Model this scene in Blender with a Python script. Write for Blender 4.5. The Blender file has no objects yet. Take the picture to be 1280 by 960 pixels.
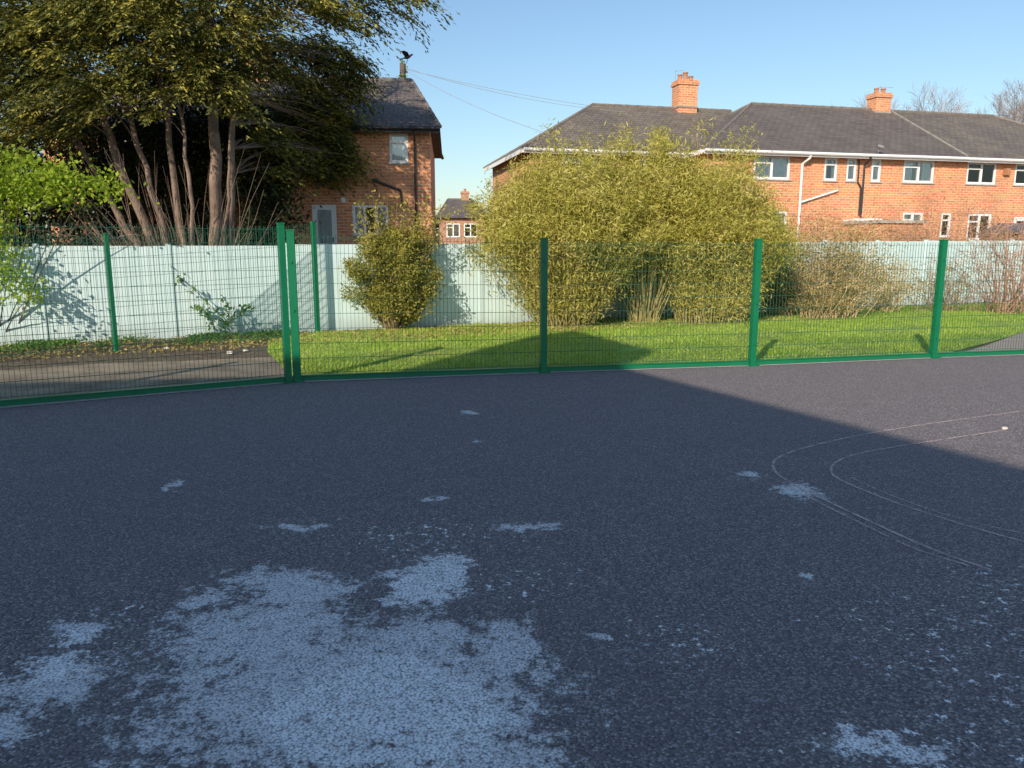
import bpy, math, random
import numpy as np
from mathutils import Vector, Matrix
random.seed(7); R = np.random.default_rng(11)
S = bpy.context.scene
S.view_settings.view_transform='Standard'; S.view_settings.look='None'; S.view_settings.exposure=0
COL = S.collection

# ------------------------------------------------------------ materials
def nodes(name):
    m=bpy.data.materials.new(name); m.use_nodes=True
    nt=m.node_tree; b=nt.nodes['Principled BSDF']
    return m,nt,b
def N(nt,t,**kw):
    n=nt.nodes.new(t)
    for k,v in kw.items():
        if k in n.inputs: n.inputs[k].default_value=v
        else: setattr(n,k,v)
    return n
def math_(nt,op,a,b=None,c=None,clamp=False):
    n=nt.nodes.new('ShaderNodeMath'); n.operation=op; n.use_clamp=clamp
    for i,x in enumerate((a,b,c)):
        if x is None: continue
        if isinstance(x,(int,float)): n.inputs[i].default_value=x
        else: nt.links.new(x,n.inputs[i])
    return n.outputs[0]
def mixc(nt,f,a,b):
    n=nt.nodes.new('ShaderNodeMix'); n.data_type='RGBA'
    for s,x in ((n.inputs[0],f),(n.inputs[6],a),(n.inputs[7],b)):
        if isinstance(x,(int,float)): s.default_value=x
        elif isinstance(x,tuple): s.default_value=(*x[:3],1)
        else: nt.links.new(x,s)
    return n.outputs[2]
def ramp(nt,f,stops):
    n=nt.nodes.new('ShaderNodeValToRGB'); e=n.color_ramp.elements
    while len(e)<len(stops): e.new(0.5)
    for i,(p,c) in enumerate(stops):
        e[i].position=p; e[i].color=(*c,1) if isinstance(c,tuple) else (c,c,c,1)
    nt.links.new(f,n.inputs[0]); return n.outputs[0]
def coord(nt,kind='Object'):
    return nt.nodes.new('ShaderNodeTexCoord').outputs[kind]
def noise(nt,vec,scale,detail=4,rough=.55):
    n=N(nt,'ShaderNodeTexNoise'); n.inputs['Scale'].default_value=scale
    n.inputs['Detail'].default_value=detail; n.inputs['Roughness'].default_value=rough
    nt.links.new(vec,n.inputs['Vector']); return n.outputs['Fac']
def bump(nt,b,h,strength=.5,dist=.02):
    n=nt.nodes.new('ShaderNodeBump'); n.inputs['Strength'].default_value=strength; n.inputs['Distance'].default_value=dist
    nt.links.new(h,n.inputs['Height']); nt.links.new(n.outputs[0],b.inputs['Normal'])
def simple(name,col,rough=.7,var=.25,scale=3,bmp=.0,metal=0,spec=.4):
    m,nt,b=nodes(name); v=coord(nt)
    f=noise(nt,v,scale,6)
    c=ramp(nt,f,[(.25,tuple(x*(1-var) for x in col)),(.75,tuple(min(1,x*(1+var)) for x in col))])
    nt.links.new(c,b.inputs['Base Color']); b.inputs['Roughness'].default_value=rough
    b.inputs['Metallic'].default_value=metal; b.inputs['Specular IOR Level'].default_value=spec
    if bmp: bump(nt,b,noise(nt,v,scale*8,5),bmp)
    return m
def leafmat(name,stops,trans=.3,big=.8):
    m,nt,b=nodes(name); g=nt.nodes.new('ShaderNodeNewGeometry')
    f=noise(nt,coord(nt),big,3)
    x=math_(nt,'ADD',math_(nt,'MULTIPLY',g.outputs['Random Per Island'],.5),math_(nt,'MULTIPLY',f,.95))
    x=math_(nt,'SUBTRACT',x,.22)
    c=ramp(nt,x,stops); nt.links.new(c,b.inputs['Base Color']); b.inputs['Roughness'].default_value=.6
    b.inputs['Specular IOR Level'].default_value=.25
    t=nt.nodes.new('ShaderNodeBsdfTranslucent'); nt.links.new(c,t.inputs[0])
    mx=nt.nodes.new('ShaderNodeMixShader'); mx.inputs[0].default_value=trans
    nt.links.new(b.outputs[0],mx.inputs[1]); nt.links.new(t.outputs[0],mx.inputs[2])
    nt.links.new(mx.outputs[0],nt.nodes['Material Output'].inputs[0]); return m

def brickmat(name,c1,c2,mortar):
    m,nt,b=nodes(name); uv=coord(nt,'UV')
    br=N(nt,'ShaderNodeTexBrick'); nt.links.new(uv,br.inputs['Vector'])
    br.inputs['Scale'].default_value=1; br.inputs['Brick Width'].default_value=.26; br.inputs['Row Height'].default_value=.09
    br.inputs['Mortar Size'].default_value=.011; br.inputs['Mortar Smooth'].default_value=.2
    br.inputs['Color1'].default_value=(*c1,1); br.inputs['Color2'].default_value=(*c2,1); br.inputs['Mortar'].default_value=(*mortar,1)
    f=noise(nt,uv,.9,5)
    f2=noise(nt,uv,8,3)
    c=mixc(nt,ramp(nt,f,[(.4,0.0),(.7,.4)]),br.outputs['Color'],(.40,.16,.09))
    c=mixc(nt,ramp(nt,f2,[(.5,0.0),(.66,.5)]),c,(.82,.44,.23))
    c=mixc(nt,ramp(nt,noise(nt,uv,12,2),[(.55,0.0),(.68,.45)]),c,(.30,.12,.08))
    nt.links.new(c,b.inputs['Base Color']); b.inputs['Roughness'].default_value=.85
    bump(nt,b,math_(nt,'SUBTRACT',1,br.outputs['Fac']),.4,.008); return m
M={}
M['brick']=brickmat('red_brick',(.84,.32,.12),(.60,.20,.08),(.72,.56,.40))
M['brick2']=brickmat('brown_brick',(.46,.22,.14),(.36,.16,.10),(.44,.35,.27))
def tilemat(name,base,lichen,lic=.5):
    m,nt,b=nodes(name); uv=coord(nt,'UV')
    br=N(nt,'ShaderNodeTexBrick'); nt.links.new(uv,br.inputs['Vector'])
    br.inputs['Scale'].default_value=1; br.inputs['Brick Width'].default_value=.28; br.inputs['Row Height'].default_value=.2
    br.inputs['Mortar Size'].default_value=.012
    br.inputs['Color1'].default_value=(*base,1); br.inputs['Color2'].default_value=(*[x*1.45 for x in base],1); br.inputs['Mortar'].default_value=(*[x*.4 for x in base],1)
    f=noise(nt,uv,.7,7,.7); f2=noise(nt,uv,14,4,.7)
    x=math_(nt,'MULTIPLY',ramp(nt,f,[(.4,0.0),(.7,1.0)]),ramp(nt,f2,[(.45,0.0),(.6,1.0)]))
    c=mixc(nt,math_(nt,'MULTIPLY',x,lic),br.outputs['Color'],lichen)
    nt.links.new(c,b.inputs['Base Color']); b.inputs['Roughness'].default_value=.8
    sx=nt.nodes.new('ShaderNodeSeparateXYZ'); nt.links.new(uv,sx.inputs[0])
    saw=math_(nt,'FRACT',math_(nt,'DIVIDE',sx.outputs[1],.2))
    bump(nt,b,math_(nt,'SUBTRACT',1,saw),.7,.03); return m
M['tile']=tilemat('roof_tile',(.115,.093,.083),(.30,.26,.19),.6)
M['tile2']=tilemat('roof_tile_mossy',(.125,.102,.086),(.36,.31,.21),.8)
M['ridge']=simple('ridge_tile',(.21,.18,.155),.8,.3,4)
M['upvc']=simple('white_plastic',(.86,.86,.84),.4,.05,2)
M['pipe']=simple('dark_pipe',(.03,.03,.035),.4,.2)
M['room']=simple('dark_room',(.14,.13,.12),.9,.2)  # dark colour standing in for unlit rooms behind the windows
M['lead']=simple('mortar_flashing',(.3,.28,.25),.7,.3,5)
M['sill']=simple('stone_sill',(.45,.42,.37),.8,.15,5)
M['curtain']=simple('net_curtain',(.84,.84,.82),.9,.1,6)
M['pot']=simple('clay_pot',(.42,.2,.1),.8,.3,8)
M['dooruPVC']=simple('door_white',(.86,.87,.86),.4,.05)
m,nt,b=nodes('window_glass'); 
gl=nt.nodes.new('ShaderNodeBsdfGlossy'); gl.inputs['Roughness'].default_value=.03
tr=nt.nodes.new('ShaderNodeBsdfTransparent'); tr.inputs[0].default_value=(.9,.94,.95,1)
fr=nt.nodes.new('ShaderNodeFresnel'); fr.inputs[0].default_value=1.5
mx=nt.nodes.new('ShaderNodeMixShader'); nt.links.new(math_(nt,'ADD',fr.outputs[0],.06),mx.inputs[0])
nt.links.new(tr.outputs[0],mx.inputs[1]); nt.links.new(gl.outputs[0],mx.inputs[2]); nt.links.new(mx.outputs[0],nt.nodes['Material Output'].inputs[0])
M['glass']=m
M['green']=simple('green_powder_coat',(.004,.165,.07),.38,.12,3)
M['wire']=simple('dark_green_wire',(.02,.12,.075),.45,.15,3)
M['cane']=simple('bamboo_cane',(.44,.37,.15),.6,.3,6)
M['bark']=simple('conifer_bark',(.24,.17,.125),.9,.5,3,.9)
M['twig']=simple('twig',(.30,.21,.14),.85,.3,4)
M['twigdark']=simple('dark_twig',(.13,.095,.08),.9,.3,4)
M['twiggrey']=simple('grey_twig',(.30,.25,.23),.9,.2,4)
M['twigred']=simple('reddish_twig',(.42,.24,.17),.8,.3,4)
M['straw']=simple('straw_twig',(.56,.42,.23),.85,.3,4)
M['conc']=simple('concrete_edge',(.5,.49,.47),.9,.2,8)
M['black']=simple('black_feather',(.02,.02,.022),.5,.3,8)
M['felt']=simple('shed_felt',(.12,.125,.14),.8,.2,5)
M['stone']=simple('stone_chip',(.55,.52,.46),.9,.2,9)
M['dry']=leafmat('dry_leaf',[(.1,(.20,.15,.05)),(.5,(.44,.34,.11)),(.9,(.58,.48,.2))])
M['bamboo']=leafmat('bamboo_leaf',[(.05,(.22,.23,.04)),(.35,(.44,.41,.075)),(.65,(.60,.54,.14)),(.95,(.76,.65,.30))],.38,1.1)
M['bushleaf']=leafmat('bush_leaf',[(.05,(.12,.13,.02)),(.45,(.28,.27,.04)),(.7,(.44,.38,.075)),(.95,(.54,.44,.15))],.3,1)
M['conifer']=leafmat('conifer_leaf',[(.1,(.03,.048,.018)),(.40,(.085,.105,.03)),(.60,(.25,.24,.05)),(.85,(.58,.49,.09))],.28,1.3)
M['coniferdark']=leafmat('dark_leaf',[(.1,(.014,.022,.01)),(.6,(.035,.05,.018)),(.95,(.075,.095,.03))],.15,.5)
M['bright']=leafmat('bright_leaf',[(.1,(.12,.20,.018)),(.5,(.34,.46,.035)),(.95,(.58,.64,.09))],.45,1.4)
M['grass']=leafmat('grass_blade',[(.1,(.20,.34,.04)),(.42,(.34,.50,.065)),(.7,(.50,.63,.11)),(1,(.62,.60,.22))],.4,.8)
M['weed']=leafmat('weed_leaf',[(.1,(.06,.12,.015)),(.9,(.18,.32,.05))],.3,1)

m,nt,b=nodes('painted_panel'); v=coord(nt)
mp=nt.nodes.new('ShaderNodeMapping'); mp.inputs['Scale'].default_value=(6,6,.5); nt.links.new(v,mp.inputs[0])
f=noise(nt,mp.outputs[0],.8,6,.6)
f2=noise(nt,v,1.1,4)
c=ramp(nt,f,[(.3,(.60,.76,.76)),(.7,(.70,.84,.83))])
sz=nt.nodes.new('ShaderNodeSeparateXYZ'); nt.links.new(v,sz.inputs[0])
low=math_(nt,'MULTIPLY',ramp(nt,sz.outputs[2],[(.0,1.0),(.35,0.0)]),ramp(nt,f2,[(.35,.2),(.6,.9)]))
c=mixc(nt,math_(nt,'MULTIPLY',low,.6),c,(.25,.27,.22))
nt.links.new(c,b.inputs['Base Color']); b.inputs['Roughness'].default_value=.6
M['panel']=m

m,nt,b=nodes('earth'); v=coord(nt)
f=noise(nt,v,.35,6); f2=noise(nt,v,7,8,.7); f3=noise(nt,v,60,3)
c=ramp(nt,f2,[(.3,(.045,.033,.022)),(.5,(.115,.085,.055)),(.7,(.26,.20,.135))])
c=mixc(nt,ramp(nt,f,[(.5,0.0),(.62,.6)]),c,(.06,.085,.025))
nt.links.new(c,b.inputs['Base Color']); b.inputs['Roughness'].default_value=.95
bump(nt,b,math_(nt,'ADD',f2,math_(nt,'MULTIPLY',f3,.4)),.8,.05); M['earth']=m
m,nt,b=nodes('dirt_path'); v=coord(nt)
f2=noise(nt,v,2.2,8,.65); f3=noise(nt,v,70,3)
c=ramp(nt,f2,[(.3,(.13,.105,.07)),(.5,(.25,.205,.14)),(.75,(.36,.31,.22))])
c=mixc(nt,ramp(nt,f3,[(.5,0.0),(.7,.5)]),c,(.15,.125,.09))
nt.links.new(c,b.inputs['Base Color']); b.inputs['Roughness'].default_value=.95
bump(nt,b,math_(nt,'ADD',f2,math_(nt,'MULTIPLY',f3,.5)),.6,.03); M['dirt']=m
m,nt,b=nodes('old_tarmac'); v=coord(nt)
f2=noise(nt,v,1.2,6,.6); f3=noise(nt,v,90,3)
c=ramp(nt,f2,[(.3,(.30,.24,.20)),(.7,(.42,.34,.28))])
c=mixc(nt,ramp(nt,f3,[(.5,0.0),(.65,.5)]),c,(.52,.45,.38))
nt.links.new(c,b.inputs['Base Color']); b.inputs['Roughness'].default_value=.9; bump(nt,b,f3,.4,.01); M['path']=m
m,nt,b=nodes('lawn'); v=coord(nt)
f=noise(nt,v,1.1,6,.6); f2=noise(nt,v,30,4)
c=ramp(nt,f,[(.3,(.19,.30,.035)),(.55,(.34,.46,.06)),(.75,(.52,.47,.15))])
c=mixc(nt,ramp(nt,f2,[(.4,.4),(.6,.0)]),c,(.18,.20,.06))
nt.links.new(c,b.inputs['Base Color']); b.inputs['Roughness'].default_value=.9; bump(nt,b,f2,1,.05); M['lawn']=m

# court tarmac with pale deposits
m,nt,b=nodes('court_tarmac'); v=coord(nt)
vo=N(nt,'ShaderNodeTexVoronoi'); vo.inputs['Scale'].default_value=95; nt.links.new(v,vo.inputs['Vector'])
grain=vo.outputs['Distance']
vc=nt.nodes.new('ShaderNodeSeparateColor'); nt.links.new(vo.outputs['Color'],vc.inputs[0])
fl=noise(nt,v,.5,5); fm=noise(nt,v,3.5,6,.65); ff=noise(nt,v,160,3,.6)
base=ramp(nt,vc.outputs[0],[(.1,(.16,.137,.134)),(.7,(.27,.232,.225)),(.97,(.46,.40,.385))])
base=mixc(nt,ramp(nt,grain,[(.4,0.0),(.8,.8)]),base,(.045,.042,.046))
base=mixc(nt,ramp(nt,fl,[(.35,.0),(.7,.3)]),base,(.17,.15,.148))
base=mixc(nt,ramp(nt,fm,[(.5,.0),(.75,.12)]),base,(.36,.32,.31))
blobs=[(-.62,2.62,.74,.50),(-1.09,3.08,.42,.34),(-1.22,3.64,.24,.16),(-1.0,3.5,.2,.2),(-.44,3.60,.20,.27),(-.33,3.78,.09,.22),(.0,2.93,.16,.26),(-1.31,4.38,.17,.08),
 (.05,4.42,.2,.08),(.22,4.35,.06,.04),(-1.78,2.73,.2,.2),(-1.9,3.1,.11,.08),(-1.78,2.3,.10,.22),(2.0,5.1,.14,.18),(1.80,5.45,.08,.08),(1.52,3.66,.05,.04),
 (1.24,2.3,.18,.10),(-2.42,5.2,.05,.12),(-.45,7.7,.06,.07),(-.35,6.5,.05,.06),(-.41,3.0,.26,.24),(-.23,2.45,.34,.30),(.38,3.07,.045,.045),
 (-.55,4.9,.09,.04),(-1.5,3.45,.12,.08),(-.1,2.15,.3,.2)]
pn=nt.nodes.new('ShaderNodeTexNoise'); pn.inputs['Scale'].default_value=4.5; pn.inputs['Detail'].default_value=7; pn.inputs['Roughness'].default_value=.74; nt.links.new(v,pn.inputs['Vector'])
w1=nt.nodes.new('ShaderNodeVectorMath'); w1.operation='SUBTRACT'; w1.inputs[1].default_value=(.5,.5,.5); nt.links.new(pn.outputs['Color'],w1.inputs[0])
w2=nt.nodes.new('ShaderNodeVectorMath'); w2.operation='SCALE'; w2.inputs['Scale'].default_value=.55; nt.links.new(w1.outputs[0],w2.inputs[0])
w3=nt.nodes.new('ShaderNodeVectorMath'); w3.operation='ADD'; nt.links.new(v,w3.inputs[0]); nt.links.new(w2.outputs[0],w3.inputs[1])
def blobfield(bl):
    cur=None
    for (cx,cy,rx,ry) in bl:
        a=nt.nodes.new('ShaderNodeVectorMath'); a.operation='SUBTRACT'; a.inputs[1].default_value=(cx,cy,0); nt.links.new(w3.outputs[0],a.inputs[0])
        c_=nt.nodes.new('ShaderNodeVectorMath'); c_.operation='MULTIPLY'; c_.inputs[1].default_value=(1/rx,1/ry,0); nt.links.new(a.outputs[0],c_.inputs[0])
        l=nt.nodes.new('ShaderNodeVectorMath'); l.operation='LENGTH'; nt.links.new(c_.outputs[0],l.inputs[0])
        cur=l.outputs['Value'] if cur is None else math_(nt,'MINIMUM',cur,l.outputs['Value'])
    return math_(nt,'SUBTRACT',1.0,cur)
edge=blobfield(blobs)
nz=noise(nt,v,10,10,.85)
fld=math_(nt,'ADD',math_(nt,'MINIMUM',edge,.5),math_(nt,'MULTIPLY',math_(nt,'SUBTRACT',nz,.5),4.6))
mask=ramp(nt,fld,[(.0,0.0),(.10,.75),(.6,1.0)])
hot=blobfield([(-.44,3.60,.26,.32),(-.33,3.8,.12,.22),(-.45,2.5,.5,.4),(1.24,2.3,.2,.12),(-1.9,2.9,.2,.2)])
mask=math_(nt,'MULTIPLY',mask,ramp(nt,hot,[(.0,.76),(.25,1.0)]))
gr=ramp(nt,grain,[(.42,1.0),(.85,.2)])
gr=math_(nt,'MULTIPLY',gr,ramp(nt,vc.outputs[1],[(.0,.5),(.4,1.0)]))
fac=math_(nt,'MULTIPLY',mask,gr)
sp=noise(nt,v,22,5,.75)
area=blobfield([(1.85,2.95,.6,.65),(1.5,2.3,.7,.35),(.75,3.0,.3,.3),(-.5,4.2,.7,.4),(-1.8,3,.4,.6),(2.5,3.4,.5,.5),(.1,3.6,.4,.3)])
area=math_(nt,'MINIMUM',math_(nt,'MAXIMUM',area,-.7),.55)
spm=ramp(nt,math_(nt,'ADD',sp,math_(nt,'MULTIPLY',area,.10)),[(.645,0.0),(.67,.95)])
fac=math_(nt,'MAXIMUM',fac,math_(nt,'MULTIPLY',spm,ramp(nt,grain,[(.5,1.0),(.95,.5)])))
col=mixc(nt,fac,base,(1.0,.98,.95))
nt.links.new(col,b.inputs['Base Color']); b.inputs['Roughness'].default_value=.85; b.inputs['Specular IOR Level'].default_value=.3
bump(nt,b,math_(nt,'ADD',math_(nt,'MULTIPLY',grain,-1.0),math_(nt,'MULTIPLY',ff,.3)),.35,.006)
M['court']=m
m,nt,b=nodes('scuff'); v=coord(nt)
f=noise(nt,v,9,7,.8)
tr=nt.nodes.new('ShaderNodeBsdfTransparent'); mx=nt.nodes.new('ShaderNodeMixShader')
b.inputs['Base Color'].default_value=(.78,.60,.56,1); b.inputs['Roughness'].default_value=.9
nt.links.new(ramp(nt,f,[(.36,.05),(.58,.7)]),mx.inputs[0]); nt.links.new(tr.outputs[0],mx.inputs[1]); nt.links.new(b.outputs[0],mx.inputs[2])
nt.links.new(mx.outputs[0],nt.nodes['Material Output'].inputs[0]); M['scuff']=m

# ------------------------------------------------------------ mesh helpers
def link(o,parent=None):
    COL.objects.link(o)
    if parent is not None: o.parent=parent
    return o
class MB:
    def __init__(s): s.v=[]; s.f=[]; s.m=[]
    def poly(s,pts,mi=0):
        k=len(s.v); s.v+= [tuple(p) for p in pts]; s.f.append(tuple(range(k,k+len(pts)))); s.m.append(mi)
    def box(s,x0,x1,y0,y1,z0,z1,mi=0):
        k=len(s.v)
        s.v+=[(x0,y0,z0),(x1,y0,z0),(x1,y1,z0),(x0,y1,z0),(x0,y0,z1),(x1,y0,z1),(x1,y1,z1),(x0,y1,z1)]
        for f in ((0,3,2,1),(4,5,6,7),(0,1,5,4),(1,2,6,5),(2,3,7,6),(3,0,4,7)):
            s.f.append(tuple(k+i for i in f)); s.m.append(mi)
    def tube(s,pts,rad,seg=6,mi=0,cap=True,flute=0):
        pts=[Vector(p) for p in pts]; n=len(pts); k=len(s.v)
        ref=Vector((.31,.77,.2)).normalized()
        for i,p in enumerate(pts):
            t=(pts[min(i+1,n-1)]-pts[max(i-1,0)]).normalized()
            a=t.cross(ref).normalized(); bb=t.cross(a)
            r=rad[i] if hasattr(rad,'__len__') else rad
            for j in range(seg):
                th=2*math.pi*j/seg; rr=r*(1+flute*math.sin(th*3+i*.35)); q=p+(a*math.cos(th)+bb*math.sin(th))*rr
                s.v.append((q.x,q.y,q.z))
        for i in range(n-1):
            for j in range(seg):
                a0=k+i*seg+j; a1=k+i*seg+(j+1)%seg
                s.f.append((a0,a1,a1+seg,a0+seg)); s.m.append(mi)
        if cap:
            s.f.append(tuple(k+j for j in range(seg))[::-1]); s.m.append(mi)
            s.f.append(tuple(k+(n-1)*seg+j for j in range(seg))); s.m.append(mi)
    def obj(s,name,mats,parent=None,smooth=False,uv=True):
        me=bpy.data.meshes.new(name); me.from_pydata(s.v,[],s.f)
        for mm in (mats if isinstance(mats,(list,tuple)) else [mats]): me.materials.append(M[mm])
        me.polygons.foreach_set('material_index',s.m)
        if smooth: me.polygons.foreach_set('use_smooth',[True]*len(s.f))
        if uv and len(s.f)<20000:
            L=me.uv_layers.new(name='UVMap'); Z=Vector((0,0,1))
            for p in me.polygons:
                n=p.normal
                t=Z.cross(n)
                if t.length<.05: t=Vector((1,0,0))
                t.normalize(); w=n.cross(t)
                for li in p.loop_indices:
                    co=me.vertices[me.loops[li].vertex_index].co
                    L.data[li].uv=(co.dot(t),co.dot(w))
        me.update()
        return link(bpy.data.objects.new(name,me),parent)
def np_obj(name,V,F,mats,parent=None):
    me=bpy.data.meshes.new(name); me.from_pydata(V.tolist(),[],F.tolist()); me.materials.append(M[mats]); me.update()
    return link(bpy.data.objects.new(name,me),parent)
def thing(name,label,cat,loc=(0,0,0),rotz=0,group=None):
    e=bpy.data.objects.new(name,None); e.empty_display_size=.3; e.location=loc; e.rotation_euler=(0,0,rotz)
    COL.objects.link(e); e['label']=label; e['category']=cat
    if group: e['group']=group
    return e
def leafquads(P,a,L,W,up=0.0):
    n=len(P); a=a/(np.linalg.norm(a,axis=1)[:,None]+1e-9)
    c=R.normal(size=(n,3)); c[:,2]+=up*1.5
    b_=np.cross(a,c); b_/=np.linalg.norm(b_,axis=1)[:,None]+1e-9
    l=(L*R.uniform(.6,1.3,n))[:,None]*.5; w=(W*R.uniform(.6,1.3,n))[:,None]*.5
    V=np.stack([P-a*l,P+b_*w,P+a*l,P-b_*w],1).reshape(-1,3)
    return V,np.arange(n*4).reshape(n,4)
def leaves(P,L,W,up=0.0,droop=0.0):
    a=R.normal(size=(len(P),3)); a[:,2]=a[:,2]*(1-up)-droop
    return leafquads(P,a,L,W,up)
def clumps(ells,per,sig,seedshell=.5):
    C=[];
    for (cx,cy,cz,rx,ry,rz,n) in ells:
        d=R.normal(size=(n,3)); d/=np.linalg.norm(d,axis=1)[:,None]
        r=R.uniform(seedshell**3,1,n)**(1/3)
        C.append(d*r[:,None]*np.array([rx,ry,rz])+np.array([cx,cy,cz]))
    C=np.concatenate(C)
    sc=R.uniform(.5,1.4,len(C))
    P=np.repeat(C,per,0)+R.normal(size=(len(C)*per,3))*np.array(sig)*np.repeat(sc,per)[:,None]
    return C,P
def fronds(C,axis,nf,per,Lf):
    m=len(C); out=C-np.array(axis); out[:,2]*=.15; out/=np.linalg.norm(out,axis=1)[:,None]+1e-9
    O=np.repeat(out,nf,0)+R.normal(size=(m*nf,3))*np.array([.45,.45,.16]); O/=np.linalg.norm(O,axis=1)[:,None]
    B=np.repeat(C,nf,0)+R.normal(size=(m*nf,3))*np.array([.10,.10,.05]); LL=Lf*R.uniform(.5,1.4,m*nf)
    O=np.repeat(O,per,0); B=np.repeat(B,per,0); LL=np.repeat(LL,per); t=R.random(len(B))
    droop=-.65*(t**2)*LL
    wid=.11*(1-t*.6)
    side=np.cross(O,np.array([0,0,1.])); side/=np.linalg.norm(side,axis=1)[:,None]+1e-9
    s=R.normal(size=len(B))
    P=B+O*(LL*t)[:,None]+side*(s*wid)[:,None]; P[:,2]+=droop+R.normal(size=len(B))*.015-.3*np.abs(s*wid)
    a=O+side*(np.sign(s)*.6)[:,None]+R.normal(size=P.shape)*.2; a[:,2]-=1.0*t+.15
    return P,a

# ------------------------------------------------------------ ground & surfaces
ax=[-500,-250,-120,-70]+list(range(-40,41,1))+[70,120,250,500]
ay=[-200,-80,-30,-10,0]+list(range(5,61,1))+[80,120,200,350,700]
def gz(x,y):
    d=(-x*.435+(y-17.87)*.9)
    t=min(1,max(0,(d-.4)/5)); return -.012+.9*t*t*(3-2*t)
b_=MB(); b_.v=[(x,y,gz(x,y)) for y in ay for x in ax]; nx=len(ax)
for j in range(len(ay)-1):
    for i in range(nx-1):
        k=j*nx+i; b_.f.append((k,k+1,k+1+nx,k+nx)); b_.m.append(0)
g=b_.obj('ground','earth',smooth=True); g['kind']='structure'
fenceline=[(-9.2,5.70),(-2.80,9.57),(.43,10.34),(3.50,10.98),(6.59,11.80),(9.75,12.52)]
def sheet(name,pts,z,mat_):
    q=MB(); q.poly([(x,y,z) for x,y in pts]); o=q.obj(name,mat_); o['kind']='structure'; return o
sheet('tarmac_court',[(-40,-30),(40,-30),(40,19.5)]+fenceline[::-1]+[(-40,-12.9)],.006,'court')
sheet('tarmac_path',[(6.8,11.88),(9.75,12.56),(40,19.6),(40,34),(18.5,24.5),(15,20.8),(11.6,16.8),(8.4,13.4)],-.002,'path')
lawn=[(-2.75,9.66),(.43,10.42),(3.50,11.06),(6.6,11.86),(7.6,12.8),(9.0,14.1),(10.6,15.7),(13.2,18.5),(17,21.4),(19,25.9),(10,22.3),(0,17.6),(-3.9,15.7),(-4.6,14.4),(-4.1,12.6),(-3.2,10.6)]
sheet('lawn',lawn,.004,'lawn')
sheet('dirt_path',[(-9.4,5.78),(-2.84,9.66),(-3.1,10.7),(-3.7,12.0),(-5.0,11.5),(-6.2,11.2),(-7,10.6),(-8,10.5),(-12,9.3),(-18,7),(-14,3.6)],.001,'dirt')
q=MB()
for (a,c) in zip(fenceline[:-1],fenceline[1:]):
    a=Vector((*a,0)); c=Vector((*c,0)); n=(c-a).normalized(); n=Vector((n.y,-n.x,0))*.045
    p=[a+n*1.8,c+n*1.8,c-n,a-n]
    q.poly([(t.x,t.y,.013) for t in p])
o=q.obj('concrete_edging','conc'); o['kind']='structure'

def inpoly(P,poly):
    x,y=P[:,0],P[:,1]; ins=np.zeros(len(P),bool); j=len(poly)-1
    for i in range(len(poly)):
        xi,yi=poly[i]; xj,yj=poly[j]
        c=((yi>y)!=(yj>y))&(x<(xj-xi)*(y-yi)/(yj-yi+1e-12)+xi); ins^=c; j=i
    return ins
P=np.column_stack([R.uniform(-5,19,250000),R.uniform(9.5,26,250000)])
P=P[inpoly(P,lawn)]
thin=np.sin(P[:,0]*1.7+P[:,1]*.6)+np.sin(P[:,1]*2.3-P[:,0]*.9)+R.normal(0,1.0,len(P))
P=P[thin>-1.3][:95000]
n=len(P); tall=.8+.35*np.sin(P[:,0]*2.9+1)*np.sin(P[:,1]*2.1)
h=R.uniform(.02,.08,n)*tall; ang=R.uniform(0,6.28,n); w=.007+.004*R.random(n)
base=np.column_stack([P,np.full(n,.004)]); dx=np.column_stack([np.cos(ang)*w,np.sin(ang)*w,np.zeros(n)])
tip=base+np.column_stack([R.normal(0,.035,n),R.normal(0,.035,n),h])
V=np.stack([base-dx,base+dx,tip],1).reshape(-1,3); F=np.arange(n*3).reshape(n,3)
o=np_obj('grass',V,F,'grass'); o['kind']='stuff'; o['label']='short rough green grass blades covering the lawn'; o['category']='grass'
P=np.column_stack([R.uniform(-10,-4,9000),R.uniform(0,1.0,9000),R.uniform(.0,.10,9000)])
keep=np.sin(P[:,0]*2.1)+np.sin(P[:,0]*5.3+1)+R.normal(0,.7,9000)>.3; P=P[keep]
P[:,1]=17.87+P[:,0]*.49-.25-P[:,1]*R.random(len(P))*1.9
V,F=leaves(P,.06,.035,.3); o=np_obj('ground_weeds',V,F,'weed'); o['kind']='stuff'; o['label']='low green weeds along the foot of the painted wall'; o['category']='weeds'
P=np.column_stack([R.uniform(-9,9,8000),R.uniform(0,1.0,8000),R.uniform(.0,.04,8000)])
P[:,1]=17.87+P[:,0]*.48-.2-P[:,1]*2.5
V,F=leaves(P,.08,.03,.6); o=np_obj('leaf_litter',V,F,'dry'); o['kind']='stuff'; o['label']='dry brown fallen leaves below the bushes and wall'; o['category']='leaves'

def strip(name,pts,w):
    q=MB(); pts=[Vector((*p,.0105)) for p in pts]
    P=[]
    for i in range(len(pts)-1):
        p0=pts[max(i-1,0)];p1=pts[i];p2=pts[i+1];p3=pts[min(i+2,len(pts)-1)]
        for k in range(8):
            t=k/8; P.append(.5*((2*p1)+(p2-p0)*t+(2*p0-5*p1+4*p2-p3)*t*t+(3*p1-p0-3*p2+p3)*t**3))
    P.append(pts[-1])
    for a,c in zip(P[:-1],P[1:]):
        n=(c-a).normalized(); n=Vector((-n.y,n.x,0))*w
        q.poly([a-n,c-n,c+n,a+n])
    o=q.obj(name,'scuff'); o['kind']='structure'
strip('worn_line',[(2.5,3.75),(2.34,4.05),(2.2,4.5),(2.02,5.2),(2.0,5.6),(2.2,6.0),(2.83,6.5),(3.8,7.05),(5.3,7.75)],.011)
strip('worn_line',[(2.42,3.8),(2.25,4.05),(2.12,4.5),(1.94,5.2)],.007)
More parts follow.
